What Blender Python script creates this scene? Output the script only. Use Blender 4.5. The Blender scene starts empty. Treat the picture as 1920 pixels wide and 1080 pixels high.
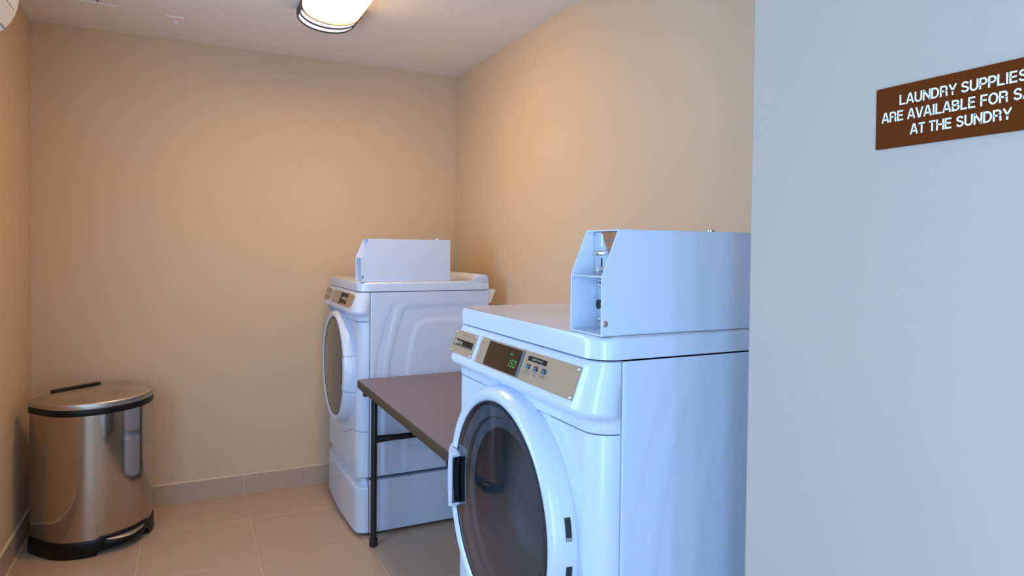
import bpy, bmesh, math, random
from mathutils import Vector, Matrix
random.seed(7)
C = bpy.context.scene.collection
PI = math.pi

# ---------------------------------------------------------------- camera, light, exposure
F_PX, YAW, PITCH, ROLL, CAM_H = 1229.25, 0.4543, -0.0186, 0.0112, 1.3456
cam_data = bpy.data.cameras.new('camera')
cam = bpy.data.objects.new('camera', cam_data); C.objects.link(cam)
cam_data.sensor_fit = 'HORIZONTAL'; cam_data.sensor_width = 36.0
cam_data.lens = F_PX / 1920 * 36.0
cam_data.shift_x = (960-952.26)/1920; cam_data.shift_y = (489.33-540)/1920      # a shift lens keeps the walls upright
cam_data.clip_start = 0.02
def camera_matrix():
    cy, sy = math.cos(YAW), math.sin(YAW)
    fw, rt, up = Vector((sy, cy, 0)), Vector((cy, -sy, 0)), Vector((0, 0, 1))
    cp, sp = math.cos(PITCH), math.sin(PITCH)
    f2, u2 = fw*cp + up*sp, up*cp - fw*sp
    cr, sr = math.cos(ROLL), math.sin(ROLL)
    r3, u3 = rt*cr + u2*sr, u2*cr - rt*sr
    m = Matrix((r3, u3, -f2)).transposed().to_4x4()
    m.translation = Vector((0, 0, CAM_H))
    return m
cam.matrix_world = camera_matrix()
bpy.context.scene.camera = cam

world = bpy.data.worlds.new('world'); bpy.context.scene.world = world
world.use_nodes = True
world.node_tree.nodes['Background'].inputs[0].default_value = (0.42, 0.66, 1.0, 1)
world.node_tree.nodes['Background'].inputs[1].default_value = 0.6

def area(name, loc, rot, sx, sy, power, color):
    l = bpy.data.lights.new(name, 'AREA'); l.shape = 'RECTANGLE'; l.size = sx; l.size_y = sy
    l.energy = power; l.color = color
    o = bpy.data.objects.new(name, l); o.location = loc; o.rotation_euler = rot; C.objects.link(o)
    return o
# daylight through the two leaves of the glazed entrance in the left wall, behind the camera
DAY = (0.36, 0.62, 0.97)
DAY_POWER = 27
Y_NEAR = -1.55
DOOR_Y0, DOOR_Y1, DOOR_H = -1.30, -0.24, 2.12
WIN_X0, WIN_X1, WIN_Z0, WIN_Z1 = -0.40, 0.40, 0.05, 2.12
for yc in (-1.04, -0.50):
    area('daylight_door_leaf', (-0.6709-0.025, yc, 1.08), (PI/2, 0, -PI/2), 0.36, 1.98, DAY_POWER, DAY)
# two panes added behind the camera for more daylight and streaks on the bin
for xc in (-0.26, 0.26):
    area('added_daylight', (xc, Y_NEAR-0.025, 1.08), (PI/2, 0, 0), 0.15, 1.98, 7, DAY)
# daylight added through an unseen left opening, to cool the right wall
LWIN_Y0, LWIN_Y1, LWIN_Z0, LWIN_Z1 = 1.35, 2.35, 0.80, 1.80
area('added_daylight', (-0.6709-0.035, 1.85, 1.30), (PI/2, 0, -PI/2), 0.90, 0.90, 20, DAY)
LAMP_STRENGTH = 36.0
LAMP_COLOR = (1.0, 0.63, 0.24)

vs = bpy.context.scene.view_settings
vs.view_transform = 'Standard'; vs.look = 'None'; vs.gamma = 1.0; vs.use_curve_mapping = False
vs.exposure = 0.38

# ---------------------------------------------------------------- materials
def srgb(r, g, b):
    f = lambda c: (c/255)/12.92 if c/255 <= 0.04045 else ((c/255+0.055)/1.055)**2.4
    return (f(r), f(g), f(b), 1)
def mat(name, col, rough=0.5, metal=0.0, coat=0.0, bump=None, var=None, emit=None, spec=0.5, aniso=None):
    m = bpy.data.materials.new(name); m.use_nodes = True
    nt = m.node_tree; b = nt.nodes['Principled BSDF']
    b.inputs['Base Color'].default_value = col
    b.inputs['Roughness'].default_value = rough
    b.inputs['Metallic'].default_value = metal
    b.inputs['Coat Weight'].default_value = coat
    b.inputs['Coat Roughness'].default_value = 0.05
    b.inputs['Specular IOR Level'].default_value = spec
    if aniso: b.inputs['Anisotropic'].default_value = aniso
    tc = nt.nodes.new('ShaderNodeTexCoord')
    if bump:
        n = nt.nodes.new('ShaderNodeTexNoise'); n.inputs['Scale'].default_value = bump[0]
        n.inputs['Detail'].default_value = 3
        bp = nt.nodes.new('ShaderNodeBump'); bp.inputs['Strength'].default_value = bump[1]
        bp.inputs['Distance'].default_value = 0.002
        nt.links.new(tc.outputs['Object'], n.inputs['Vector'])
        nt.links.new(n.outputs['Fac'], bp.inputs['Height'])
        nt.links.new(bp.outputs['Normal'], b.inputs['Normal'])
    if var:   # (scale vector, other colour, amount)
        mp = nt.nodes.new('ShaderNodeMapping'); mp.inputs['Scale'].default_value = var[0]
        n = nt.nodes.new('ShaderNodeTexNoise'); n.inputs['Scale'].default_value = 1.0
        n.inputs['Detail'].default_value = 4
        mx = nt.nodes.new('ShaderNodeMix'); mx.data_type = 'RGBA'
        mr = nt.nodes.new('ShaderNodeMapRange')
        mr.inputs['From Min'].default_value = 0.3; mr.inputs['From Max'].default_value = 0.7
        mr.inputs['To Max'].default_value = var[2]
        nt.links.new(tc.outputs['Object'], mp.inputs['Vector'])
        nt.links.new(mp.outputs['Vector'], n.inputs['Vector'])
        nt.links.new(n.outputs['Fac'], mr.inputs['Value'])
        nt.links.new(mr.outputs['Result'], mx.inputs['Factor'])
        mx.inputs['A'].default_value = col; mx.inputs['B'].default_value = var[1]
        nt.links.new(mx.outputs['Result'], b.inputs['Base Color'])
    if emit:
        b.inputs['Emission Color'].default_value = emit[0]
        b.inputs['Emission Strength'].default_value = emit[1]
    return m
M = {}
M['wall'] = mat('wall_paint', (0.64, 0.475, 0.325, 1), 0.75, bump=(180, 0.12), spec=0.3)
M['walldaylit'] = mat('daylit_wall_paint', (0.50, 0.44, 0.385, 1), 0.75, bump=(180, 0.12), spec=0.3)  # wall paint greyed so its colour adds to the cool daylight tint
M['ceiling'] = mat('ceiling_paint', (0.84, 0.76, 0.70, 1), 0.9, bump=(160, 0.12), spec=0.2)
M['tile'] = mat('floor_tile', (0.52, 0.375, 0.27, 1), 0.42, var=((14, 160, 30), (0.46, 0.332, 0.238, 1), 0.8))
M['basetile'] = mat('baseboard_tile', (0.50, 0.375, 0.285, 1), 0.42, var=((60, 60, 14), (0.45, 0.335, 0.25, 1), 0.8))
M['grout'] = mat('grout', (0.70, 0.54, 0.39, 1), 0.9, bump=(300, 0.3))
M['caulk'] = mat('caulk', (0.66, 0.545, 0.41, 1), 0.8, bump=(120, 0.5))
M['enamel'] = mat('white_enamel', (0.60, 0.665, 0.81, 1), 0.34, coat=0.3, bump=(220, 0.02))
M['plastic'] = mat('white_plastic', (0.60, 0.665, 0.81, 1), 0.3, coat=0.4, bump=(200, 0.02))
M['sheet'] = mat('white_sheet_metal', (0.60, 0.665, 0.81, 1), 0.45, coat=0.1, bump=(240, 0.03))
M['ivory'] = mat('ivory_metal', (0.80, 0.76, 0.66, 1), 0.5, bump=(100, 0.05))
M['black'] = mat('black_plastic', (0.007, 0.0055, 0.005, 1), 0.42, bump=(150, 0.08), spec=0.3)
M['rubber'] = mat('dark_rubber', (0.010, 0.011, 0.014, 1), 0.6, bump=(150, 0.1))
M['blackmetal'] = mat('black_metal', (0.010, 0.009, 0.010, 1), 0.32, coat=0.3, bump=(120, 0.04))
M['plate'] = mat('tan_control_plate', (0.42, 0.285, 0.185, 1), 0.48, metal=0.15, spec=0.3, var=((400, 20, 20), (0.375, 0.255, 0.165, 1), 0.6))
M['pad'] = mat('dull_steel_pad', (0.42, 0.37, 0.33, 1), 0.42, metal=0.8, bump=(60, 0.03))
M['chrome'] = mat('chrome', (0.75, 0.76, 0.78, 1), 0.14, metal=1.0, bump=(60, 0.03))
M['screw'] = mat('bright_screw', (0.80, 0.80, 0.80, 1), 0.18, metal=1.0, bump=(60, 0.03))
M['brownband'] = mat('brown_label', (0.022, 0.012, 0.005, 1), 0.6, spec=0.15, bump=(80, 0.02))
M['screen'] = mat('display_glass', (0.022, 0.014, 0.007, 1), 0.12, coat=0.5, bump=(80, 0.01))
M['screenoff'] = mat('display_glass_grey', (0.17, 0.145, 0.115, 1), 0.12, coat=0.7, bump=(80, 0.01))
M['blue'] = mat('blue_button', (0.055, 0.10, 0.17, 1), 0.3, coat=0.3, bump=(80, 0.02))
M['digit'] = mat('green_digits', (0.02, 0.2, 0.03, 1), 0.5, emit=((0.12, 0.62, 0.18, 1), 0.32))
M['print'] = mat('brown_print', (0.16, 0.115, 0.075, 1), 0.6)
M['tanprint'] = mat('tan_print', (0.62, 0.52, 0.38, 1), 0.6)
M['greyprint'] = mat('grey_print', (0.20, 0.20, 0.22, 1), 0.6)
M['sticker'] = mat('blue_grey_sticker', (0.36, 0.45, 0.60, 1), 0.4, var=((90, 90, 200), (0.26, 0.33, 0.46, 1), 0.8))
M['tabletop'] = mat('table_laminate', (0.195, 0.150, 0.180, 1), 0.45, var=((60, 260, 60), (0.160, 0.122, 0.148, 1), 0.8), spec=0.5)
M['tableedge'] = mat('table_edge', (0.058, 0.042, 0.026, 1), 0.5, bump=(120, 0.1))
M['signbrown'] = mat('sign_brown', (0.118, 0.024, 0.003, 1), 0.65, bump=(200, 0.02), spec=0.08)
M['signwhite'] = mat('sign_white', (0.86, 0.86, 0.90, 1), 0.5)
M['bronze'] = mat('dark_bronze', (0.035, 0.022, 0.018, 1), 0.4, metal=0.3, bump=(90, 0.03))
M['acwhite'] = mat('unit_white', (0.80, 0.78, 0.77, 1), 0.4, bump=(90, 0.02))
M['drum'] = mat('drum_steel', (0.30, 0.31, 0.33, 1), 0.35, metal=0.9, bump=(60, 0.1))
M['gasket'] = mat('grey_gasket', (0.25, 0.26, 0.28, 1), 0.5, bump=(60, 0.05))
M['dryerglass'] = mat('grey_door_glass', (0.105, 0.088, 0.076, 1), 0.16, coat=0.0, bump=(30, 0.004), spec=0.3)
def lamp_mat():
    m = bpy.data.materials.new('lamp_diffuser'); m.use_nodes = True
    b = m.node_tree.nodes['Principled BSDF']
    b.inputs['Base Color'].default_value = (0.8, 0.8, 0.8, 1)
    b.inputs['Emission Color'].default_value = (*LAMP_COLOR, 1)
    # the tubes sit over the middle, the lens dims towards its flanks
    nt = m.node_tree; g = nt.nodes.new('ShaderNodeNewGeometry'); sp = nt.nodes.new('ShaderNodeSeparateXYZ')
    mr = nt.nodes.new('ShaderNodeMapRange'); mr.inputs['From Min'].default_value = -1.0; mr.inputs['From Max'].default_value = -0.55
    mr.inputs['To Min'].default_value = LAMP_STRENGTH*1.2; mr.inputs['To Max'].default_value = LAMP_STRENGTH*0.07
    nt.links.new(g.outputs['Normal'], sp.inputs[0]); nt.links.new(sp.outputs['Z'], mr.inputs['Value'])
    nt.links.new(mr.outputs['Result'], b.inputs['Emission Strength'])
    return m
M['lamp'] = lamp_mat()
M['lampend'] = mat('lamp_end_lens', (0.75, 0.75, 0.78, 1), 0.4, emit=((0.90, 0.88, 0.95, 1), 0.55))
def tinted_glass():
    m = bpy.data.materials.new('tinted_door_glass'); m.use_nodes = True
    nt = m.node_tree; nt.nodes.remove(nt.nodes['Principled BSDF'])
    out = nt.nodes['Material Output']
    tr = nt.nodes.new('ShaderNodeBsdfTransparent'); tr.inputs[0].default_value = (0.60, 0.63, 0.68, 1)
    gl = nt.nodes.new('ShaderNodeBsdfGlossy'); gl.inputs['Roughness'].default_value = 0.02
    gl.inputs['Color'].default_value = (0.9, 0.9, 0.9, 1)
    fr = nt.nodes.new('ShaderNodeFresnel'); fr.inputs['IOR'].default_value = 1.75
    mx = nt.nodes.new('ShaderNodeMixShader')
    nt.links.new(fr.outputs[0], mx.inputs[0]); nt.links.new(tr.outputs[0], mx.inputs[1])
    nt.links.new(gl.outputs[0], mx.inputs[2]); nt.links.new(mx.outputs[0], out.inputs['Surface'])
    return m
M['glass'] = tinted_glass()
def brushed(name, col, horizontal=True):
    m = bpy.data.materials.new(name); m.use_nodes = True
    nt = m.node_tree; b = nt.nodes['Principled BSDF']
    b.inputs['Base Color'].default_value = col; b.inputs['Metallic'].default_value = 1.0
    b.inputs['Anisotropic'].default_value = 0.8
    tg = nt.nodes.new('ShaderNodeTangent'); tg.direction_type = 'RADIAL'; tg.axis = 'Z'
    nt.links.new(tg.outputs[0], b.inputs['Tangent'])
    tc = nt.nodes.new('ShaderNodeTexCoord'); mp = nt.nodes.new('ShaderNodeMapping')
    mp.inputs['Scale'].default_value = (6, 6, 500) if horizontal else (6, 500, 6)
    n = nt.nodes.new('ShaderNodeTexNoise'); n.inputs['Scale'].default_value = 1.0; n.inputs['Detail'].default_value = 3
    mr = nt.nodes.new('ShaderNodeMapRange'); mr.inputs['To Min'].default_value = 0.09 if horizontal else 0.27; mr.inputs['To Max'].default_value = 0.11 if horizontal else 0.32
    nt.links.new(tc.outputs['Object'], mp.inputs['Vector']); nt.links.new(mp.outputs['Vector'], n.inputs['Vector'])
    nt.links.new(n.outputs['Fac'], mr.inputs['Value']); nt.links.new(mr.outputs['Result'], b.inputs['Roughness'])
    return m
M['steel'] = brushed('brushed_steel', (0.54, 0.46, 0.39, 1))
M['steellid'] = brushed('brushed_steel_lid', (0.58, 0.52, 0.45, 1), False)

# ---------------------------------------------------------------- mesh helpers
def V(p): return Vector(p)
def quad_grid(bm, rows, close_u=False, close_v=False):
    g = [[bm.verts.new(p) for p in r] for r in rows]
    R, K = len(g), len(g[0])
    for i in range(R if close_v else R-1):
        for j in range(K if close_u else K-1):
            a, b, c, d = g[i][j], g[i][(j+1) % K], g[(i+1) % R][(j+1) % K], g[(i+1) % R][j]
            try: bm.faces.new((a, b, c, d))
            except ValueError: pass
    return g
def box(bm, a, b, bevel=0.0, seg=2):
    x0, y0, z0 = a; x1, y1, z1 = b
    vs_ = [bm.verts.new(p) for p in ((x0,y0,z0),(x1,y0,z0),(x1,y1,z0),(x0,y1,z0),(x0,y0,z1),(x1,y0,z1),(x1,y1,z1),(x0,y1,z1))]
    fs = [bm.faces.new([vs_[i] for i in f]) for f in ((0,3,2,1),(4,5,6,7),(0,1,5,4),(1,2,6,5),(2,3,7,6),(3,0,4,7))]
    if bevel > 0:
        es = list({e for f in fs for e in f.edges})
        bmesh.ops.bevel(bm, geom=es, offset=bevel, segments=seg, profile=0.5, affect='EDGES')
def prism(bm, pts, dvec, bevel=0.0, seg=2, bevel_top_only=False):
    """extrude a closed polygon (list of 3-D points) by dvec"""
    d = V(dvec)
    A = [bm.verts.new(p) for p in pts]; B = [bm.verts.new(V(p)+d) for p in pts]
    n = len(pts)
    f0 = bm.faces.new(A[::-1]); f1 = bm.faces.new(B)
    side = [bm.faces.new((A[i], A[(i+1) % n], B[(i+1) % n], B[i])) for i in range(n)]
    if bevel > 0:
        es = list(f1.edges) if bevel_top_only else list(set(f0.edges) | set(f1.edges))
        bmesh.ops.bevel(bm, geom=es, offset=bevel, segments=seg, profile=0.5, affect='EDGES')
def frame_of(axis):
    z = V(axis).normalized()
    t = Vector((0, 0, 1)) if abs(z.z) < 0.9 else Vector((1, 0, 0))
    x = t.cross(z).normalized(); y = z.cross(x)
    return x, y, z
def lathe(bm, base, axis, prof, n=24, cap0=True, cap1=True):
    """prof: list of (radius, distance along axis)"""
    x, y, z = frame_of(axis); base = V(base)
    rows = []
    for r, h in prof:
        rows.append([base + z*h + x*(r*math.cos(2*PI*k/n)) + y*(r*math.sin(2*PI*k/n)) for k in range(n)])
    g = quad_grid(bm, rows, close_u=True)
    if cap0 and prof[0][0] > 1e-6: bm.faces.new(g[0][::-1])
    if cap1 and prof[-1][0] > 1e-6: bm.faces.new(g[-1])
def tube(bm, pts, r, n=12):
    pts = [V(p) for p in pts]; rows = []
    for i, p in enumerate(pts):
        d = (pts[min(i+1, len(pts)-1)] - pts[max(i-1, 0)])
        x, y, z = frame_of(d)
        rr = r[i] if isinstance(r, (list, tuple)) else r
        rows.append([p + x*(rr*math.cos(2*PI*k/n)) + y*(rr*math.sin(2*PI*k/n)) for k in range(n)])
    g = quad_grid(bm, rows, close_u=True)
    bm.faces.new(g[0][::-1]); bm.faces.new(g[-1])
def rrect(x0, y0, x1, y1, r, n=6):
    out = []
    for cx, cy, a0 in ((x1-r, y1-r, 0), (x0+r, y1-r, 90), (x0+r, y0+r, 180), (x1-r, y0+r, 270)):
        for k in range(n+1):
            a = math.radians(a0 + 90*k/n); out.append((cx+r*math.cos(a), cy+r*math.sin(a)))
    return out
def new(): return bmesh.new()
def obj(name, bm, m, parent=None, smooth=True, ang=35, fix=True):
    if fix: bmesh.ops.recalc_face_normals(bm, faces=bm.faces)
    me = bpy.data.meshes.new(name); bm.to_mesh(me); bm.free()
    return obj_me(name, me, m, parent, smooth, ang)
def obj_me(name, me, m, parent=None, smooth=True, ang=35):
    me.materials.clear(); me.materials.append(M[m] if isinstance(m, str) else m)
    if smooth:
        me.shade_smooth(); me.set_sharp_from_angle(angle=math.radians(ang))
    o = bpy.data.objects.new(name, me); C.objects.link(o)
    if parent is not None: o.parent = parent
    return o
def thing(name, label, cat, loc=(0, 0, 0), rz=0):
    o = bpy.data.objects.new(name, None); o.location = loc; o.rotation_euler = (0, 0, rz)
    o.empty_display_size = 0.1; C.objects.link(o); o['label'] = label; o['category'] = cat
    return o
def tag(o, label, cat): o['label'] = label; o['category'] = cat; return o
def struct(o): o['kind'] = 'structure'; return o
def bake_scale(root, sx, sy, sz):
    seen = set(); m = Matrix.Diagonal((sx, sy, sz, 1))
    def go(o):
        for c in o.children:
            if c.data and c.data.name not in seen: seen.add(c.data.name); c.data.transform(m)
            go(c)
    go(root)
def text_mesh(lines, mtx, name, m, parent, extrude=0.0002, bold=0.0):
    """lines: (string, x_left, x_right, baseline_y, cap_height) in the local frame mtx; x_right None keeps proportions"""
    bm = new()
    for s, xl, xr, yb, cap in lines:
        cu = bpy.data.curves.new('lettering', 'FONT'); cu.body = s; cu.size = 1.0
        cu.offset = bold; cu.resolution_u = 3
        ob = bpy.data.objects.new('lettering', cu); C.objects.link(ob)
        bpy.context.view_layer.update()
        dg = bpy.context.evaluated_depsgraph_get()
        me = bpy.data.meshes.new_from_object(ob.evaluated_get(dg))
        xs = [v.co.x for v in me.vertices]; ys = [v.co.y for v in me.vertices]
        x0, x1 = min(xs), max(xs); caph = 0.73
        sy = cap / caph; sx = sy if xr is None else (xr-xl)/(x1-x0)
        for v in me.vertices:
            v.co = Vector((xl + (v.co.x-x0)*sx, yb + v.co.y*sy, extrude))
        me.transform(mtx); bm.from_mesh(me)
        bpy.data.objects.remove(ob); bpy.data.curves.remove(cu); bpy.data.meshes.remove(me)
    return obj(name, bm, m, parent, smooth=False, fix=False)

# ---------------------------------------------------------------- room shell
XL, XR, YB, H = -0.6709, 1.4873, 3.8049, 2.4002
XS, YE = 0.80, 0.766          # face and end of the near right wall with the sign
HB = 0.1029
def room():
    b = new(); box(b, (XL-0.12, YB, -0.05), (XR+0.12, YB+0.12, H+0.05)); struct(obj('wall_back', b, 'wall', smooth=False))
    dy0, dy1, dz = DOOR_Y0, DOOR_Y1, DOOR_H     # left wall with the entrance opening behind the camera
    wy0, wy1, wz0, wz1 = LWIN_Y0, LWIN_Y1, LWIN_Z0, LWIN_Z1
    b = new(); box(b, (XL-0.12, dy1, -0.05), (XL, wy0, H+0.05)); box(b, (XL-0.12, wy1, -0.05), (XL, YB, H+0.05))
    box(b, (XL-0.12, wy0, -0.05), (XL, wy1, wz0)); box(b, (XL-0.12, wy0, wz1), (XL, wy1, H+0.05)); box(b, (XL-0.12, Y_NEAR-0.12, -0.05), (XL, dy0, H+0.05))
    box(b, (XL-0.12, dy0, dz), (XL, dy1, H+0.05)); struct(obj('wall_left', b, 'wall', smooth=False))
    b = new(); m0 = (dy0+dy1)/2
    for ya, yb in ((dy0, dy0+0.05), (m0-0.085, m0+0.085), (dy1-0.05, dy1)): box(b, (XL-0.09, ya, 0), (XL-0.03, yb, dz))
    box(b, (XL-0.09, dy0+0.05, dz-0.05), (XL-0.03, dy1-0.05, dz)); struct(obj('door_1', b, 'blackmetal', smooth=False))
    b = new(); box(b, (XR, YE-0.1, -0.05), (XR+0.12, YB, H+0.05)); struct(obj('wall_right', b, 'wall', smooth=False))
    b = new(); pts = [(XS, Y_NEAR-0.12), (XS+0.68, Y_NEAR-0.12), (XS+0.68, YE), (XS+0.004, YE), (XS+0.0012, YE-0.0012), (XS, YE-0.004)]
    prism(b, [(x, y, -0.05) for x, y in pts], (0, 0, H+0.1)); struct(obj('wall_near_right', b, 'walldaylit', ang=50))
    x0, x1, z0, z1 = WIN_X0, WIN_X1, WIN_Z0, WIN_Z1
    b = new(); box(b, (XL, Y_NEAR-0.12, -0.05), (x0, Y_NEAR, H+0.05)); box(b, (x1, Y_NEAR-0.12, -0.05), (XS, Y_NEAR, H+0.05))
    box(b, (x0, Y_NEAR-0.12, -0.05), (x1, Y_NEAR, z0)); box(b, (x0, Y_NEAR-0.12, z1), (x1, Y_NEAR, H+0.05)); struct(obj('wall_front', b, 'wall', smooth=False))
    b = new()
    box(b, (x0, Y_NEAR-0.09, z0), (x0+0.045, Y_NEAR-0.03, z1)); box(b, (x1-0.045, Y_NEAR-0.09, z0), (x1, Y_NEAR-0.03, z1))
    box(b, (-0.17, Y_NEAR-0.09, z0+0.045), (0.17, Y_NEAR-0.03, z1-0.045))
    box(b, (x0+0.045, Y_NEAR-0.09, z1-0.045), (x1-0.045, Y_NEAR-0.03, z1)); box(b, (x0+0.045, Y_NEAR-0.09, z0), (x1-0.045, Y_NEAR-0.03, z0+0.045)); struct(obj('added_window_1', b, 'blackmetal', smooth=False))  # frame around the panes added behind the camera
    b = new()
    for ya, yb, za, zb in ((wy0, wy0+0.04, wz0, wz1), (wy1-0.04, wy1, wz0, wz1), (wy0+0.04, wy1-0.04, wz0, wz0+0.04), (wy0+0.04, wy1-0.04, wz1-0.04, wz1)): box(b, (XL-0.09, ya, za), (XL-0.03, yb, zb))
    struct(obj('added_window_2', b, 'blackmetal', smooth=False))  # frame of the added left opening, out of view
    b = new(); box(b, (XL-0.12, Y_NEAR-0.12, H), (XR+0.12, YB+0.12, H+0.12)); struct(obj('ceiling', b, 'ceiling', smooth=False))
    # floor: grout bed with every tile a piece
    b = new(); box(b, (XL-0.12, Y_NEAR-0.12, -0.12), (XR+0.12, YB+0.12, -0.0008)); fl = struct(obj('floor', b, 'grout', smooth=False))
    X0, TX, Y0, TY, g = 0.2781, 0.4664, 3.4357, 0.4687, 0.0014
    for i in range(-3, 4):
        for j in range(-12, 2):
            x0, x1 = X0+(i-1)*TX+g, X0+i*TX-g; y0, y1 = Y0+(j-1)*TY+g, Y0+j*TY-g
            x0, x1 = max(x0, XL+0.001), min(x1, XR-0.001); y0, y1 = max(y0, Y_NEAR+0.001), min(y1, YB-0.001)
            if x1-x0 < 0.02 or y1-y0 < 0.02: continue
            if y0 < YE:
                x1 = min(x1, XS-0.001)
                if x1-x0 < 0.02: continue
            b = new(); prism(b, [(x0-(x0+x1)/2, y0-(y0+y1)/2, -0.008), (x1-(x0+x1)/2, y0-(y0+y1)/2, -0.008), (x1-(x0+x1)/2, y1-(y0+y1)/2, -0.008), (x0-(x0+x1)/2, y1-(y0+y1)/2, -0.008)], (0, 0, 0.008), bevel=0.0006, seg=1, bevel_top_only=True)
            t = obj('floor_tile', b, 'tile', fl, smooth=False); t.location = ((x0+x1)/2, (y0+y1)/2, 0)
    # tile baseboards
    T = 0.010
    def baseboard(name, axis, fixed, sign, lo, hi, ref, step):
        b = new()
        def bx(a0, a1, d0, d1, z0, z1, bev=0.0):
            if axis == 'x': box(b_, (a0, min(fixed+sign*d0, fixed+sign*d1), z0), (a1, max(fixed+sign*d0, fixed+sign*d1), z1), bev, 1)
            else: box(b_, (min(fixed+sign*d0, fixed+sign*d1), a0, z0), (max(fixed+sign*d0, fixed+sign*d1), a1, z1), bev, 1)
        b_ = b; bx(lo, hi, 0, T-0.0012, 0, HB-0.001); root = struct(obj(name, b, 'grout', smooth=False))
        b_ = new()
        n = 60
        rows = []
        for k in range(n+1):      # hand-run caulk bead along the top
            a = lo+(hi-lo)*k/n; w = T+0.001*math.sin(k*1.7)+0.0006*math.sin(k*4.1)
            prof = [(0, HB+0.0045), (w*0.5, HB+0.0035), (w*0.9, HB+0.0005), (w*0.9, HB-0.001)]
            rows.append([(a, fixed+sign*d, z) if axis == 'x' else (fixed+sign*d, a, z) for d, z in prof])
        quad_grid(b_, rows); obj('caulk_bead', b_, 'caulk', root)
        k0 = math.floor((lo-ref)/step)
        k = k0
        while ref+k*step < hi:
            a0, a1 = max(ref+k*step+0.0012, lo), min(ref+(k+1)*step-0.0012, hi)
            if a1-a0 > 0.01:
                b_ = new(); bx(a0, a1, 0.0005, T, 0.002, HB, 0.0006); obj('baseboard_tile', b_, 'basetile', root, smooth=False)
            k += 1
    baseboard('baseboard_back', 'x', YB, -1, XL+T+0.0005, XR, X0, TX)
    baseboard('baseboard_left', 'y', XL, 1, DOOR_Y1, YB, Y0, TY)
    baseboard('baseboard_right', 'y', XR, -1, YE+0.001, YB-T-0.0005, Y0, TY)
    baseboard('baseboard_near_right', 'y', XS, -1, Y_NEAR, YE, Y0, TY)
room()

# ---------------------------------------------------------------- laundry machines
W = 0.6905; RC = 0.05; ZS = 1.128; DB = 0.584
DV, DZ = 0.345, 0.742          # centre of the round door
def smooth(x): x = max(0, min(1, x)); return x*x*(3-2*x)
QARC = RC*PI/2
SMIN, SMAX = RC-QARC, W-RC+QARC
def surf(s, d=0.0, taper=False):
    """front skin of the cabinet, s runs along the width with rounded ends; d = offset outwards"""
    if s < RC: a = (RC-s)/RC; n = (-math.cos(a), -math.sin(a)); c = (0.0, RC)
    elif s > W-RC: a = (s-(W-RC))/RC; n = (-math.cos(a), math.sin(a)); c = (0.0, W-RC)
    else: a = 0; n = (-1.0, 0.0); c = (0.0, s)
    if taper: d = d*max(0.0, math.cos(a))**0.8
    return (c[0]+n[0]*(RC+d), c[1]+n[1]*(RC+d)), n
def svals(nc=8, nm=24):
    return [SMIN+(RC-SMIN)*k/nc for k in range(nc)]+[RC+(W-2*RC)*k/nm for k in range(nm)]+[W-RC+(SMAX-W+RC)*k/nc for k in range(nc+1)]
def seam_z(v):      # bottom edge of the door panel, dipping under the door
    t = 1-abs(v-W/2)/0.30
    return 0.487-0.076*smooth(t)
def front_panel(parent, sheet_mat='enamel'):
    bm = new()
    # outline in (s, z), star shaped about the door centre
    out = []
    ss = svals(8, 30)
    zt = 0.990
    for s in ss: out.append((s, max(seam_z(s)+0.0012, 0)))
    for k in range(1, 24): out.append((SMAX, 0.4882+(zt-0.4882)*k/24))
    for s in ss[::-1]: out.append((s, zt))
    for k in range(23, 0, -1): out.append((SMIN, 0.4882+(zt-0.4882)*k/24))
    N = len(out); rows = []
    c = (W/2, DZ); R0 = 0.232
    for r in range(22):
        t = r/21.0; row = []
        for (s, z) in out:
            dx, dz = s-c[0], z-c[1]; L = math.hypot(dx, dz)
            tt = R0/L + (1-R0/L)*t
            S, Z = c[0]+dx*tt, c[1]+dz*tt
            rad = math.hypot(S-c[0], Z-c[1])
            d = -0.0035*(1-smooth((rad-0.290)/0.022))
            (u, v), n = surf(S, d if RC < S < W-RC else 0)
            row.append((u, v, Z))
        rows.append(row)
    rim = []
    for (s, z) in out:
        (u, v), n = surf(s, -0.010)
        if s <= SMIN+1e-6 or s >= SMAX-1e-6: pass
        rim.append((u, v, z))
    rows.append(rim)
    quad_grid(bm, rows, close_u=True)
    return obj('front_panel', bm, sheet_mat, parent, ang=40)
def skirt_panel(parent):
    bm = new(); rows = []
    ss = svals(8, 30); zb = 0.277
    rows.append([(*surf(s, -0.012)[0], zb) for s in ss])
    for k in range(13):
        t = k/12
        row = []
        for s in ss:
            zt = seam_z(s)-0.0012; z = zb+(zt-zb)*t
            row.append((*surf(s, 0.0)[0], z))
        rows.append(row)
    rows.append([(*surf(s, -0.010)[0], seam_z(s)-0.0012) for s in ss])
    quad_grid(bm, rows)
    return obj('lower_front_panel', bm, 'enamel', parent, ang=40)
def console(parent):
    prof = [(1.1265, -0.010), (1.1265, -0.004), (1.1250, -0.0015)]
    for k in range(1, 9):
        z = 1.125+(1.042-1.125)*k/8; prof.append((z, -0.0015+(0.0292+0.0015)*k/8))
    prof += [(1.037, 0.0300), (1.032, 0.0290), (1.027, 0.0255), (1.0225, 0.019), (1.0195, 0.0125), (1.0165, 0.007), (1.012, 0.0035), (1.006, 0.0018), (0.9935, 0.0012), (0.9925, 0.0), (0.9925, -0.010)]
    bm = new()
    quad_grid(bm, [[(*surf(s, d, d > 0)[0], z) for s in svals(10, 6)] for z, d in prof])
    return obj('console', bm, 'plastic', parent, ang=40)
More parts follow.
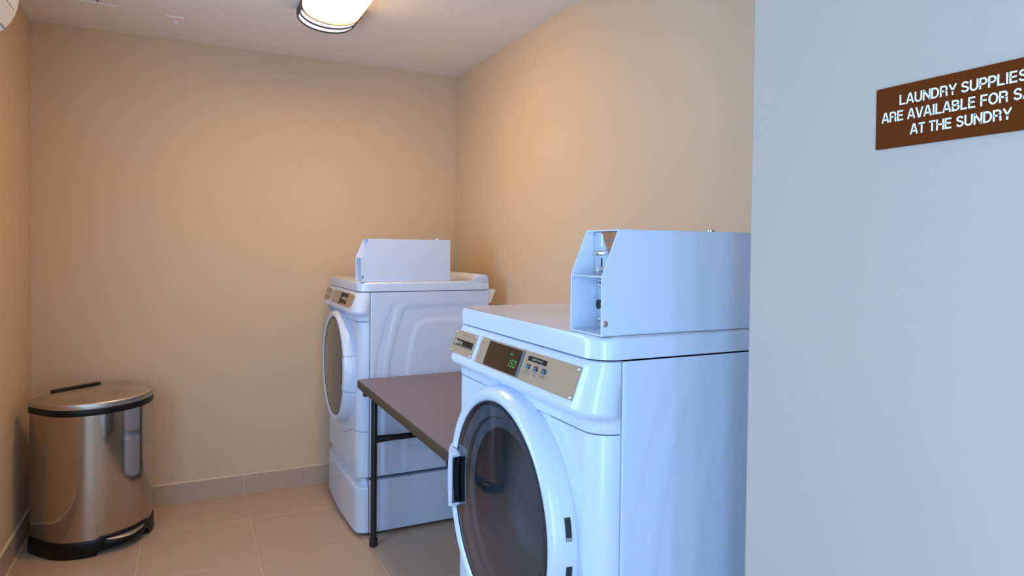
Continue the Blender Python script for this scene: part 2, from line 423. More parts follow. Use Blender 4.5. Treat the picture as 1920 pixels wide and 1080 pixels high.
def emboss(u, z):
    """pressed relief of the steel side: a bowed band, a large arch and a smaller raised arch inside"""
    def left(zz, u_top, z_top, u_bot): # bowed left leg
        t = max(0.0, (z_top-zz)/0.42); return u_top + (u_bot-u_top)*(1-(1-min(t, 1))**2)
    h = 0.0
    w = 0.012
    # band
    l = left(z, 0.100, 1.066, 0.020); r = left(z, 0.130, 1.066, 0.062)
    inside = smooth((u-l)/w+0.5)*smooth((r-u)/w+0.5)*smooth((1.066-z)/0.010+0.5)*smooth((z-0.20)/0.2)
    h -= 0.0032*inside
    # large arch, pressed in
    def arch(ul_top, zt, ul_bot, rc, ww):
        l = left(z, ul_top, zt, ul_bot); rr = 0.555
        dx = min(u-l, rr-u); dz = zt-z
        if dx < rc and dz < rc: d = rc-math.hypot(rc-dx, rc-dz)
        else: d = min(dx, dz)
        return smooth(d/ww+0.5)
    h -= 0.0045*arch(0.165, 1.060, 0.085, 0.030, 0.014)
    h += 0.0055*arch(0.222, 0.992, 0.165, 0.060, 0.026)
    return h
def cabinet(parent, emb=1.0):
    zb, zt = 0.277, 1.1265
    bm = new(); rows = []
    NU, NZ = 110, 90
    us = [0.0012]+[0.0012+0.0035*math.sin(PI/2*0.5)]+[0.004+(DB-0.004)*k/NU for k in range(NU+1)]
    for k in range(NZ+1):
        z = zb+(zt-zb)*k/NZ
        row = [(0.0036, 0.012, z), (0.0036, 0.0030, z), (0.0042, 0.0010, z)]
        for kk in range(NU+1):
            u = 0.0058+(DB-0.0058)*kk/NU
            row.append((u, -emboss(u, z)*emb if z > zb+0.01 else 0.0, z))
        row += [(DB, W, z), (0.0036, W, z), (0.0036, W-0.012, z)]
        rows.append(row)
    quad_grid(bm, rows)
    # bottom and an inner front bulkhead so that gaps read dark
    box(bm, (0.006, 0.004, zb), (DB-0.003, W-0.004, zb+0.004))
    return obj('cabinet', bm, 'enamel', parent, ang=40)
def lid(parent):
    bm = new(); r = RC
    pts = []
    for cx, cy, a0 in ((0.0, RC, 270), (0.0, W-RC, 180)):
        pass
    n = 8
    loop = [(DB, 0.0)]
    loop += [(0.0-(RC+0.0)*math.sin(PI/2*k/n), RC-RC*math.cos(PI/2*k/n)) for k in range(n+1)]
    loop += [(0.0-RC*math.cos(PI/2*k/n), W-RC+RC*math.sin(PI/2*k/n)) for k in range(n+1)]
    loop += [(DB, W)]
    prism(bm, [(u, v, 1.1300) for u, v in loop], (0, 0, 0.0425), bevel=0.011, seg=4, bevel_top_only=True)
    # upswept back rim
    prof = [(0.440, 1.150), (0.440, 1.1715), (0.478, 1.1722), (0.496, 1.1752), (0.510, 1.1815), (0.520, 1.1895), (0.530, 1.1985), (0.540, 1.2035), (0.552, 1.2050), (0.566, 1.2040), (0.576, 1.1995), (0.582, 1.191), (DB, 1.180), (DB, 1.150)]
    prism(bm, [(u, 0.0004, z) for u, z in prof], (0, W-0.0008, 0), bevel=0.004, seg=2)
    return obj('lid', bm, 'plastic', parent, ang=42)
# sloped console face frame: x to the viewer's right (towards -v), y up the slope, z outwards
SL0, SL1 = (-0.0792, 1.042), (-0.0485, 1.125)
SLEN = math.hypot(SL1[0]-SL0[0], SL1[1]-SL0[1])
EU, EZ = (SL1[0]-SL0[0])/SLEN, (SL1[1]-SL0[1])/SLEN
def face_mtx(v_left=0.0):
    m = Matrix(((0, EU, -EZ, SL0[0]), (-1, 0, 0, v_left), (0, EZ, EU, SL0[1]), (0, 0, 0, 1)))
    return m
def slab(bm, mtx, x0, y0, x1, y1, z0, z1, bev=0.0, seg=1):
    b2 = new(); box(b2, (x0, y0, z0), (x1, y1, z1), bev, seg); b2.transform(mtx)
    me = bpy.data.meshes.new('tmp'); b2.to_mesh(me); b2.free(); bm.from_mesh(me); bpy.data.meshes.remove(me)
def ty(z): return (z-SL0[1])/EZ     # slope coordinate of a height
def screw(parent, mtx, x, y, z0, r=0.0042):
    b = new(); lathe(b, (0, 0, 0), (0, 0, 1), [(r, 0), (r, r*0.35), (r*0.75, r*0.75), (r*0.3, r*0.92), (0.0001, r*0.95)], 10)
    b.transform(mtx @ Matrix.Translation((x, y, z0))); return obj('screw', b, 'screw', parent)
def name_plate(parent, vl, vr, bright):
    mt = face_mtx(vl); w = vl-vr
    y0, y1 = ty(1.053), ty(1.111)
    b = new(); slab(b, mt, 0, y0, w, y1, 0.0, 0.0022, 0.0006); p = obj('name_plate', b, 'plate', parent, smooth=False)
    for x in (0.005, w-0.005):
        for y in (y0+0.005, y1-0.005): screw(p, mt, x, y, 0.0020)
    b = new(); slab(b, mt, 0.010, ty(1.0725), w-0.009, ty(1.0895), 0.002, 0.0027); q = obj('logo_band', b, 'brownband' if bright else 'screenoff', p, smooth=False)
    # square logo mark with an open centre, then the maker's name
    b = new(); a0, a1 = 0.0135, 0.0255; z0, z1 = ty(1.0743), ty(1.0878)
    for (xa, ya, xb, yb) in ((a0, z0, a1, z0+0.0022), (a0, z1-0.0028, a1, z1), (a0, z0, a0+0.0026, z1), (a1-0.0026, z0, a1, z1)):
        slab(b, mt, xa, ya, xb, yb, 0.0027, 0.003)
    slab(b, mt, a0+0.0045, z0+0.0045, a0+0.0065, z1-0.0045, 0.0027, 0.003)
    obj('logo_mark', b, 'tanprint', p, smooth=False)
    mt2 = mt @ Matrix.Translation((0, 0, 0.0028))
    if bright:
        text_mesh([('MAYTAG', 0.029, 0.066, ty(1.0775), 0.0085)], mt2, 'lettering', 'tanprint', p, bold=0.02)
        text_mesh([('COMMERCIAL', w-0.036, w-0.012, ty(1.0738), 0.0022)], mt2, 'lettering', 'tanprint', p)
        b = new(); slab(b, mt, 0.030, ty(1.0742), w-0.040, ty(1.0748), 0.0027, 0.0029); obj('rule', b, 'tanprint', p, smooth=False)
        text_mesh([('ENERGY STAR', w*0.36, w*0.70, ty(1.0995), 0.0042)], mt @ Matrix.Translation((0, 0, 0.0022)), 'lettering', 'print', p)
    return p
def seven_seg(bm, mtx, x, y, w, h, t, segs, slant=0.10, z=0.0034):
    def seg(xa, ya, xb, yb):
        P = [(xa, ya), (xb, ya), (xb, yb), (xa, yb)]
        vv = [bm.verts.new(mtx @ Vector((x+px+slant*py, y+py, z))) for px, py in P]; bm.faces.new(vv)
    g = t*0.35
    if 'a' in segs: seg(g+t*.4, h-t, w-g-t*.4, h)
    if 'd' in segs: seg(g+t*.4, 0, w-g-t*.4, t)
    if 'g' in segs: seg(g+t*.4, h/2-t/2, w-g-t*.4, h/2+t/2)
    if 'f' in segs: seg(0, h/2+g, t, h-g)
    if 'e' in segs: seg(0, g, t, h/2-g)
    if 'b' in segs: seg(w-t, h/2+g, w, h-g)
    if 'c' in segs: seg(w-t, g, w, h/2-g)
def button(parent, mtx, x, y, kind):
    if kind == 'washer':
        b = new(); slab(b, mtx, x-0.0085, y-0.0045, x+0.0085, y+0.0055, 0.002, 0.0030, 0.0006); p = obj('push_button', b, 'black', parent, smooth=False)
        b = new(); slab(b, mtx, x-0.0010, y-0.0050, x+0.0080, y+0.0040, 0.003, 0.0070, 0.0010, 2); obj('button_cap', b, 'blue', p, smooth=False)
        return p
    b = new(); lathe(b, (0, 0, 0), (0, 0, 1), [(0.0095, 0), (0.0095, 0.003), (0.008, 0.0045), (0.0001, 0.005)], 14)
    b.transform(mtx @ Matrix.Translation((x, y, 0.002))); return obj('push_button', b, 'black', parent)
def control_panel(parent, kind):
    vl, vr = 0.502, 0.046
    mt = face_mtx(vl); w = vl-vr
    y0, y1 = ty(1.051), ty(1.112)
    b = new(); slab(b, mt, 0, y0, w, y1, 0.0, 0.0022, 0.0006); p = obj('control_panel', b, 'plate', parent, smooth=False)
    for x in (0.005, w-0.005):
        for y in (y0+0.005, y1-0.005): screw(p, mt, x, y, 0.0020)
    if kind == 'washer':
        b = new(); slab(b, mt, 0.051, ty(1.0535), 0.226, ty(1.1085), 0.002, 0.0032, 0.0005); obj('display', b, 'screen', p, smooth=False)
        b = new(); slab(b, mt, 0.2265, ty(1.0535), 0.2335, ty(1.1085), 0.002, 0.0050, 0.0012, 2); obj('display_bezel', b, 'blue', p, smooth=False)
        b = new(); X0 = 0.181; hh = 0.0165; yy = ty(1.0685); t = 0.0017
        seven_seg(b, mt, X0-0.010, yy, 0.009, hh, t, 'bc'); seven_seg(b, mt, X0+0.004, yy, 0.0105, hh, t, 'afgcd'); seven_seg(b, mt, X0+0.0185, yy, 0.0105, hh, t, 'abcdef')
        slab(b, mt, X0+0.0005, yy, X0+0.0025, yy+0.0020, 0.0032, 0.0034)
        obj('digits', b, 'digit', p, smooth=False)
        mt2 = mt @ Matrix.Translation((0, 0, 0.0032))
        text_mesh([('PRICE', 0.1735, 0.1865, ty(1.0925), 0.0040)], mt2, 'lettering', 'digit', p, bold=0.015)
        b = new(); slab(b, mt, 0.254, ty(1.0935), 0.334, ty(1.1035), 0.002, 0.0026); q = obj('settings_band', b, 'brownband', p, smooth=False)
        text_mesh([('FABRIC SETTINGS', 0.272, 0.316, ty(1.0965), 0.0042)], mt @ Matrix.Translation((0, 0, 0.0026)), 'lettering', 'tanprint', p)
        for x in (0.264, 0.297, 0.331): button(p, mt, x, ty(1.0820), kind)
        mt3 = mt @ Matrix.Translation((0, 0, 0.0023))
        text_mesh([('WHITES', 0.255, 0.272, ty(1.0718), 0.0030), ('AND COLORS', 0.249, 0.279, ty(1.0668), 0.0030),
                   ('PERM', 0.292, 0.304, ty(1.0718), 0.0030), ('PRESS', 0.291, 0.305, ty(1.0668), 0.0030),
                   ('DELICATES', 0.319, 0.345, ty(1.0705), 0.0032)], mt3, 'lettering', 'print', p)
    else:
        b = new(); slab(b, mt, 0.012, ty(1.0535), 0.196, ty(1.1085), 0.002, 0.0032, 0.0005); obj('display', b, 'screenoff', p, smooth=False)
        b = new(); slab(b, mt, 0.1965, ty(1.0535), 0.2110, ty(1.1085), 0.002, 0.0052, 0.0010); obj('display_bezel', b, 'black', p, smooth=False)
        for zz in (1.0985, 1.0690):
            for x in (0.243, 0.283, 0.324): button(p, mt, x, ty(zz), kind)
        b = new(); slab(b, mt, 0.236, ty(1.0795), 0.332, ty(1.0895), 0.002, 0.0026); obj('settings_band', b, 'greyprint' if False else 'screenoff', p, smooth=False)
    return p
def ring_pt(ang, r, u): return (u, DV+r*math.cos(ang), DZ+r*math.sin(ang))
def door(parent, kind):
    ha = 0.0 if kind == 'washer' else PI        # side of the handle: far side / near side
    half = math.radians(17.5)
    N = 120
    # ring in section (radius, u)
    sec = [(0.2770, -0.0440), (0.2775, -0.056), (0.2760, -0.068), (0.2725, -0.080), (0.2685, -0.089), (0.2635, -0.0955), (0.2580, -0.0975), (0.2520, -0.0965), (0.2465, -0.0935), (0.2430, -0.0905), (0.2405, -0.0870), (0.2400, -0.0780)]
    bm = new()
    angs = [ha+half+0.006+(2*PI-2*half-0.012)*k/N for k in range(N+1)]
    g = quad_grid(bm, [[ring_pt(a, r, u) for r, u in sec] for a in angs])
    d = obj('door', bm, 'plastic', parent, ang=50)
    # glass pane, slightly domed
    b = new(); rows = []
    for k in range(13):
        r = 0.2402*k/12; rows.append([ring_pt(2*PI*j/96, max(r, 0.0005), -0.0905-0.010*(1-(r/0.2402)**2)) for j in range(96)])
    gg = quad_grid(b, rows, close_u=True); b.faces.new(gg[0])
    obj('door_glass', b, 'glass' if kind == 'washer' else 'dryerglass', d, ang=60)
    b = new(); rows = [[ring_pt(2*PI*j/96, r, u) for j in range(96)] for r, u in ((0.2405, -0.0885), (0.2375, -0.0925), (0.2365, -0.0915))]
    quad_grid(b, rows, close_u=True); obj('glass_gasket', b, 'rubber', d, ang=60)
    # grip: the ring swells into a shell that is open towards the glass
    M_ = 20
    aa = [ha-half+2*half*k/M_ for k in range(M_+1)]
    def shell(t, k):   # t across the section, k along
        e = 1.0
        return t
    outer = [(0.2770, -0.0440), (0.2778, -0.058), (0.2760, -0.074), (0.2722, -0.087), (0.2655, -0.0985), (0.2550, -0.1065), (0.2430, -0.1112), (0.2310, -0.1135), (0.2200, -0.1138), (0.2150, -0.1130)]
    inner = [(0.2142, -0.1100), (0.2210, -0.1078), (0.2320, -0.1070), (0.2420, -0.1045), (0.2500, -0.1000), (0.2550, -0.0940), (0.2565, -0.0880), (0.2565, -0.0800)]
    if kind == 'dryer':
        outer = sec[:7]+[(0.2500, -0.0985), (0.2420, -0.0985), (0.2350, -0.0980), (0.2310, -0.0970)]
        inner = [(0.2305, -0.0945), (0.2350, -0.0935), (0.2430, -0.0930), (0.2500, -0.0920), (0.2550, -0.0890), (0.2560, -0.0800)]
    b = new(); secx = outer+inner
    rows = []
    for k, a in enumerate(aa):
        row = []
        for (r, u) in secx:
            # keep the inner lip straight (a chord), as a pulled grip
            if r < (0.228 if kind == 'dryer' else 0.24):
                rr = r/ math.cos(a-ha)*math.cos(half*0.0)
                row.append(ring_pt(a, min(rr, 0.262), u))
            else: row.append(ring_pt(a, r, u))
        rows.append(row)
    g = quad_grid(b, rows); 
    # closed ends
    for idx in (0, M_):
        oc = g[idx]
        b.faces.new(oc if idx == 0 else oc[::-1])
        a = aa[idx]
    for sgn, a in ((1, aa[0]+0.004), (-1, aa[-1]-0.004)):      # end caps under the shell
        capsec = [(0.2320, -0.0965), (0.2450, -0.0980), (0.2580, -0.0970), (0.2680, -0.0885), (0.2700, -0.080), (0.2320, -0.0860)] if kind == 'dryer' else [(0.2155, -0.1125), (0.231, -0.1130), (0.243, -0.1106), (0.255, -0.106), (0.265, -0.098), (0.270, -0.088), (0.270, -0.082), (0.218, -0.0885)]
        pts = [ring_pt(a, r, u) for r, u in capsec]
        nrm = Vector((0, -math.sin(a), math.cos(a)))*(0.006*sgn)
        prism(b, pts, nrm)
    obj('handle', b, 'plastic', d, ang=45)
    # dark sheet over the glass, painted as the shade behind the grip
    b = new(); rows = []
    for a in aa[1:-1]:
        rows.append([ring_pt(a, r, u) for r, u in (((0.2020, -0.0958), (0.2180, -0.0948), (0.236, -0.0925), (0.254, -0.0900)) if kind == 'dryer' else ((0.2080, -0.0960), (0.2160, -0.0950), (0.232, -0.0935), (0.254, -0.0920)))])
    quad_grid(b, rows); obj('pocket_shade', b, 'rubber', d)
    if kind == 'washer':
        # dark patches on the ring's outer wall, drawn as shade in hinge slots
        for zc in (0.797, 0.706):
            hz = 0.0215
            pts = []
            b = new(); rows = []
            for k in range(7):
                z = zc-hz+2*hz*k/6
                row = []
                for r, u in ((0.2790, -0.0570), (0.2787, -0.0600), (0.2778, -0.0650), (0.2768, -0.0690)):
                    a = PI-math.asin((z-DZ)/r); row.append(ring_pt(a, r, u-0.0003))
                rows.append(row)
            quad_grid(b, rows); o = obj('hinge_slot_shade', b, 'rubber', d)
            b = new(); rows = []
            for k in range(2):
                z = zc-hz+0.001+0.006*k
                row = []
                for r, u in ((0.2792, -0.0575), (0.2789, -0.0600), (0.2780, -0.0650), (0.2770, -0.0685)):
                    a = PI-math.asin((z-DZ)/r); row.append(ring_pt(a, r+0.0004, u-0.0005))
                rows.append(row)
            quad_grid(b, rows); obj('hinge_leaf', b, 'gasket', d)
    return d
def tub(parent):
    # door bowl, rubber boot and steel drum seen dimly through the tinted pane
    b = new(); lathe(b, (-0.080, DV, DZ), (1, 0, 0), [(0.235, 0), (0.205, 0.004), (0.200, 0.012), (0.178, 0.015), (0.165, 0.05), (0.150, 0.085), (0.125, 0.105), (0.07, 0.118), (0.001, 0.122)], 64, False, False)
    obj('door_bowl', b, 'gasket', parent, ang=50)
    b = new(); lathe(b, (-0.045, DV, DZ), (1, 0, 0), [(0.232, 0), (0.222, 0.02), (0.225, 0.05), (0.215, 0.06), (0.215, 0.09), (0.27, 0.095), (0.27, 0.46), (0.10, 0.47), (0.001, 0.47)], 64, False, False)
    obj('drum', b, 'drum', parent, ang=50)
def pedestal(parent):
    zb, zt = 0.018, 0.259
    b = new()
    pts = [(0.004, 0.0), (DB, 0.0), (DB, W), (0.004, W)]
    prism(b, [(u, v, zb) for u, v in pts], (0, 0, zt-zb), bevel=0.002, seg=1)
    p = obj('pedestal', b, 'enamel', parent, smooth=False)
    # bowed drawer front with a scooped top lip
    b = new(); ss = svals(8, 28); rows = []
    def bow(s): return 0.013*max(0.0, math.sin(PI*min(1, max(0, s/W))))
    def top(s): return 0.233+0.003*max(0.0, math.sin(PI*min(1, max(0, s/W))))
    def P(s, d, z):
        (u, v), n = surf(s, d); return (u-bow(s), v, z)
    def lipP(s, z, t):     # lip runs back and up to the cabinet
        (u, v), n = surf(s, -0.004-0.036*t); return (u-bow(s)*(1-t), v, z)
    rows.append([P(s, -0.012, zb+0.004) for s in ss])
    rows.append([P(s, -0.002, zb+0.002) for s in ss]); rows.append([P(s, 0.0, zb+0.004) for s in ss])
    for k in range(1, 9): rows.append([P(s, 0.0, zb+0.004+(top(s)-0.010-zb-0.004)*k/8) for s in ss])
    rows.append([P(s, -0.0015, top(s)-0.005) for s in ss])
    rows.append([P(s, -0.005, top(s)-0.001) for s in ss])
    rows.append([P(s, -0.009, top(s)) for s in ss])
    for k in range(1, 5): rows.append([lipP(s, top(s)+(0.274-top(s))*(k/4)**1.4, 0.12+0.75*k/4) for s in ss])
    quad_grid(b, rows)
    obj('drawer_front', b, 'plastic', p, ang=40)
    for u, v in ((0.05, 0.05), (0.05, W-0.05), (DB-0.05, 0.05), (DB-0.05, W-0.05)):
        b = new(); lathe(b, (u, v, 0.0), (0, 0, 1), [(0.016, 0), (0.016, 0.010), (0.009, 0.012), (0.009, zb+0.004)], 12); obj('levelling_foot', b, 'black', p)
    # toe bracket that locks the pedestal to the cabinet
    b = new(); prism(b, [(-0.012, 0.010, 0.272), (0.006, 0.010, 0.272), (0.006, 0.010, 0.258)], (0, 0.03, 0)); obj('corner_clip', b, 'gasket', p, smooth=False)
    return p
def coin_box(parent, kind):
    c0, c1, v0, v1 = -0.0385, 0.3865, 0.0095, 0.1175
    zb, zk, zt, xt, th = 1.1735, 1.284, 1.3715, 0.035, 0.0028
    prof = [(c0, zb), (c0, zk), (c0+xt, zt), (c1, zt), (c1, zb)]
    b = new()
    prism(b, [(u, v0, z) for u, z in prof], (0, th, 0), bevel=0.0006, seg=1)
    prism(b, [(u, v1-th, z) for u, z in prof], (0, th, 0), bevel=0.0006, seg=1)
    box(b, (c0+xt+0.0006, v0+0.001, zt-th), (c1, v1-0.001, zt-0.0002))
    box(b, (c1-th, v0+0.001, zb+0.001), (c1-0.0002, v1-0.001, zt-0.001))
    box(b, (c0+0.0008, v0+0.001, zb), (c1-0.001, v1-0.001, zb+th))
    p = obj('coin_box', b, 'sheet', parent, smooth=False)
    # base flange strip along the lid
    b = new(); box(b, (c0+0.002, v0-0.0008, zb-0.0012), (c1, v1+0.0008, zb+0.0004)); obj('base_flange', b, 'gasket', p, smooth=False)
    iv0, iv1 = v0+th, v1-th
    # coin drop: bright steel plate under the hood
    pu = 0.012
    b = new(); box(b, (pu, iv0, zk-0.001), (pu+0.002, iv1-0.0015, zt-th-0.001), 0.0003, 1); q = obj('coin_plate', b, 'chrome', p, smooth=False)
    if kind == 'washer':
        b = new(); box(b, (pu-0.0015, 0.0840, 1.3385), (pu+0.0002, 0.0865, 1.3635)); obj('coin_slot_glint', b, 'signwhite', q, smooth=False)  # white strip painted as the highlight along the coin slot
        b = new(); lathe(b, (pu, 0.0945, 1.3265), (-1, 0, 0), [(0.0062, 0), (0.0062, 0.003), (0.0050, 0.0035), (0.0048, 0.009), (0.0030, 0.0105), (0.0001, 0.011)], 20); obj('coin_return_button', b, 'chrome', q)
        b = new(); box(b, (pu-0.0008, 0.0845, 1.2970), (pu+0.0002, 0.0880, 1.3165)); obj('token_slot', b, 'black', q, smooth=False)
        b = new(); lathe(b, (pu, 0.0890, 1.2930), (-1, 0, 0), [(0.0085, 0), (0.0085, 0.006), (0.0070, 0.0075), (0.0070, 0.010), (0.0001, 0.011)], 6); obj('hex_boss', b, 'chrome', q, ang=20)
        for v, z in ((0.1105, 1.3640), (0.1105, 1.2880)):
            b = new(); lathe(b, (pu, v, z), (-1, 0, 0), [(0.0016, 0), (0.0012, 0.0009), (0.0001, 0.001)], 8); obj('rivet', b, 'gasket', q)
        fm = Matrix(((0, 0, -1, pu-0.0002), (-1, 0, 0, 0), (0, 1, 0, 0), (0, 0, 0, 1)))
        text_mesh([('QUARTERS ONLY', -0.0780, -0.0230, 1.3490, 0.0042), ('COIN', -0.0775, -0.0600, 1.3300, 0.0036), ('RETURN', -0.0775, -0.0510, 1.3225, 0.0036)], fm, 'lettering', 'greyprint', q)
    # white divider shelf, then the money drawer with its lock
    b = new(); box(b, (c0+0.0015, iv0, zk-0.0022), (0.020, iv1, zk-0.0004)); obj('divider_shelf', b, 'sheet', p, smooth=False)
    b = new()
    rows = []
    for k in range(9):     # money drawer face leans back a little, corner softened by a cove
        t = k/8
        rows.append([(0.0240-0.0125*((j/6))**2.2*0, iv1-0.0002-(iv1-iv0)*j/6, zb+th+(zk-0.004-zb-th)*t) for j in range(7)])
    quad_grid(b, rows); obj('money_drawer', b, 'sheet', p)
    b = new(); box(b, (0.0195, iv0+0.001, zb+0.006), (0.0238, iv1-0.0045, zk-0.010), 0.0008, 1); q = obj('lock_plate', b, 'chrome', p, smooth=False)
    for z in (1.2630, 1.1950):
        b = new(); lathe(b, (0.0195, 0.1020, z), (-1, 0, 0), [(0.0062, 0), (0.0058, 0.0025), (0.0040, 0.0045), (0.0001, 0.0055)], 16); obj('dome_bolt', b, 'chrome', q)
    b = new(); lathe(b, (0.0195, 0.0960, 1.2250), (-1, 0, 0), [(0.0160, 0), (0.0160, 0.003), (0.0135, 0.0055), (0.0115, 0.0055), (0.0110, 0.003), (0.0001, 0.003)], 24); obj('lock_collar', b, 'chrome', q)
    b = new(); lathe(b, (0.0165, 0.0960, 1.2250), (-1, 0, 0), [(0.0090, 0), (0.0085, 0.0045), (0.0001, 0.005)], 16); obj('lock_cylinder', b, 'bronze', q)
    # slotted cam screw on the near side, cam lock knob on top
    b = new(); lathe(b, (-0.0310, v0, 1.1965), (0, -1, 0), [(0.0062, 0), (0.0060, 0.0014), (0.0045, 0.0020), (0.0001, 0.0021)], 16); obj('cam_screw', b, 'chrome' if kind == 'washer' else 'gasket', p)
    ku = 0.272 if kind == 'washer' else 0.342
    b = new(); lathe(b, (ku, 0.070, zt-0.0004), (0, 0, 1), [(0.0095, 0), (0.0095, 0.0025), (0.0080, 0.0030), (0.0078, 0.0065), (0.0060, 0.0075), (0.0001, 0.0078)], 18); obj('top_lock', b, 'chrome', p)
    return p
def machine(kind, name, label, loc):
    r = thing(name, label, kind, loc)
    cabinet(r, 0.7 if kind == 'dryer' else 0.2); front_panel(r); skirt_panel(r); console(r); lid(r)
    name_plate(r, 0.672 if kind == 'washer' else 0.690, 0.530, kind == 'washer')
    control_panel(r, kind); d = door(r, kind)
    if kind == 'washer': tub(d)
    coin_box(r, kind); pedestal(r)
    b = new(); prism(b, [(DB+0.0005, 0.004, 1.1290), (DB+0.0375, 0.004, 1.1310), (DB+0.0375, 0.004, 1.1230), (DB+0.0120, 0.004, 1.0610), (DB+0.0005, 0.004, 1.0610)], (0, W-0.008, 0), bevel=0.001, seg=1)
    obj('rear_bracket', b, 'ivory', r, smooth=False)
    if kind == 'dryer':
        b = new(); (u0, _), n = surf(0.6, 0.0)
        box(b, (-0.0585, 0.545, 0.9925), (-0.0505, 0.655, 1.0125)); obj('label_sticker', b, 'sticker', r, smooth=False)
    bpy.context.view_layer.update(); bake_scale(r, 1.028, 1.0168, 1.0095)
    return r
machine('dryer', 'coin_dryer', 'white coin-operated front-load dryer on a drawer pedestal against the back wall, beyond the table', (0.7540, 2.9884, 0))
machine('washer', 'coin_washer', 'large white coin-operated front-load washer in the foreground, with dark round window and green price display', (0.7265, 1.0006, 0))

# ---------------------------------------------------------------- folding table between the machines
def table():
    x0, x1, y0, y1, T = 0.692, 1.302, 1.765, 2.981, 0.742
    cx, cy = (x0+x1)/2, (y0+y1)/2
    t = thing('folding_table', 'dark folding table with brown laminate top and black metal legs, standing between washer and dryer', 'table', (cx, cy, 0))
    hx, hy = (x1-x0)/2, (y1-y0)/2
    b = new(); prism(b, [(x, y, T-0.026) for x, y in rrect(-hx+0.004, -hy+0.004, hx-0.004, hy-0.004, 0.022, 6)], (0, 0, 0.026), bevel=0.002, seg=1, bevel_top_only=True)
    obj('tabletop', b, 'tabletop', t, ang=30)
    # rounded brown edge band
    b = new(); rows = []
    for off, z in ((0.010, T-0.036), (0.004, T-0.0362), (0.0005, T-0.034), (-0.0005, T-0.028), (-0.0005, T-0.012), (0.0003, T-0.006), (0.0018, T-0.0018), (0.0042, T-0.0006)):
        rows.append([(x, y, z) for x, y in rrect(-hx+off, -hy+off, hx-off, hy-off, max(0.026-off, 0.004), 8)])
    quad_grid(b, rows, close_u=True); obj('edge_band', b, 'tableedge', t, ang=50)
    b = new(); box(b, (-hx+0.008, -hy+0.008, T-0.034), (hx-0.008, hy-0.008, T-0.026)); obj('underside', b, 'black', t, smooth=False)
    for yy in (hy-0.045, -hy+0.105):
        b = new(); box(b, (-hx+0.022, yy-0.014, T-0.072), (hx-0.022, yy+0.014, T-0.030), 0.004, 2); obj('end_rail', b, 'bronze', t)
    for sy in (1, -1):
        ly = hy-0.088 if sy > 0 else -(hy-0.030)
        for sx in (-1, 1):
            lx = sx*(hx-0.062)
            b = new(); tube(b, [(lx, ly, 0.030), (lx, ly, T-0.040)], 0.0142, 16); lg = obj('leg', b, 'blackmetal', t)
            b = new(); lathe(b, (lx, ly, 0.0), (0, 0, 1), [(0.0165, 0), (0.0185, 0.003), (0.0185, 0.034), (0.0165, 0.037), (0.0150, 0.037)], 18); obj('foot_cap', b, 'rubber', lg)
            b = new(); tube(b, [(lx+0.020*sx*-1, ly-0.004*sy, T-0.034), (lx+0.020*sx*-1, ly-0.004*sy, T-0.10)], 0.007, 10); obj('leg_gusset', b, 'blackmetal', lg)
        # flattened cross tube between the legs
        n = 14; pts = []; rad = []
        b = new(); rows = []
        for k in range(n+1):
            x = -(hx-0.062)+0.012+(2*(hx-0.062)-0.024)*k/n
            e = min(k, n-k)/n
            rz = 0.0175-0.0035*smooth(e*6); ry = 0.0060+0.0065*smooth(e*6)
            rows.append([(x, ly+ry*math.cos(2*PI*j/14), 0.482+rz*math.sin(2*PI*j/14)) for j in range(14)])
        g = quad_grid(b, rows, close_u=True); b.faces.new(g[0][::-1]); b.faces.new(g[-1]); obj('cross_bar', b, 'blackmetal', t)
        # folding brace from the cross bar to the underside, with its locking loop
        for dx in (-0.065, 0.065):
            b = new(); tube(b, [(dx, ly, 0.480), (dx, ly, 0.515), (dx*0.9, ly-sy*0.02, 0.545), (dx*0.5, ly-sy*0.20, 0.66), (dx*0.5, ly-sy*0.24, T-0.033)], 0.0042, 8); obj('folding_brace', b, 'chrome' if False else 'blackmetal', t)
    return t
table()

# ---------------------------------------------------------------- step bin in the corner
def bin_outline(sc, n=44):
    """half-round plan: flat back at y=0, bowed front towards -y; grown by sc"""
    hw, side, front = 0.222, 0.15, 0.19
    pts = []
    r = 0.045
    for k in range(7):
        a = PI/2*k/6; pts.append((hw-r+r*math.sin(PI/2-a)+sc*math.cos(a), -r+r*math.sin(a)+sc*math.sin(a)))
    for k in range(7):
        a = PI/2+PI/2*k/6; pts.append((-(hw-r)+r*math.cos(a)+sc*math.cos(a), -r+r*math.sin(a)+sc*math.sin(a)))
    for k in range(1, 4): pts.append((-hw-sc, -r-(side-r)*k/3))
    for k in range(1, n):
        a = PI+PI*k/n
        nx, ny = math.cos(a)/hw, math.sin(a)/front; L = math.hypot(nx, ny)
        pts.append((hw*math.cos(a)+sc*nx/L, -side+front*math.sin(a)+sc*ny/L))
    for k in range(3, 0, -1): pts.append((hw+sc, -r-(side-r)*k/3))
    return pts
def ring_rows(bm, spec, cap0=False, cap1=False):
    rows = [[(x*f, (y+0.16)*f-0.16, z) for x, y in bin_outline(sc)] for sc, z, f in spec]
    g = quad_grid(bm, rows, close_u=True)
    if cap0: bm.faces.new(g[0][::-1])
    if cap1: bm.faces.new(g[-1])
    return g
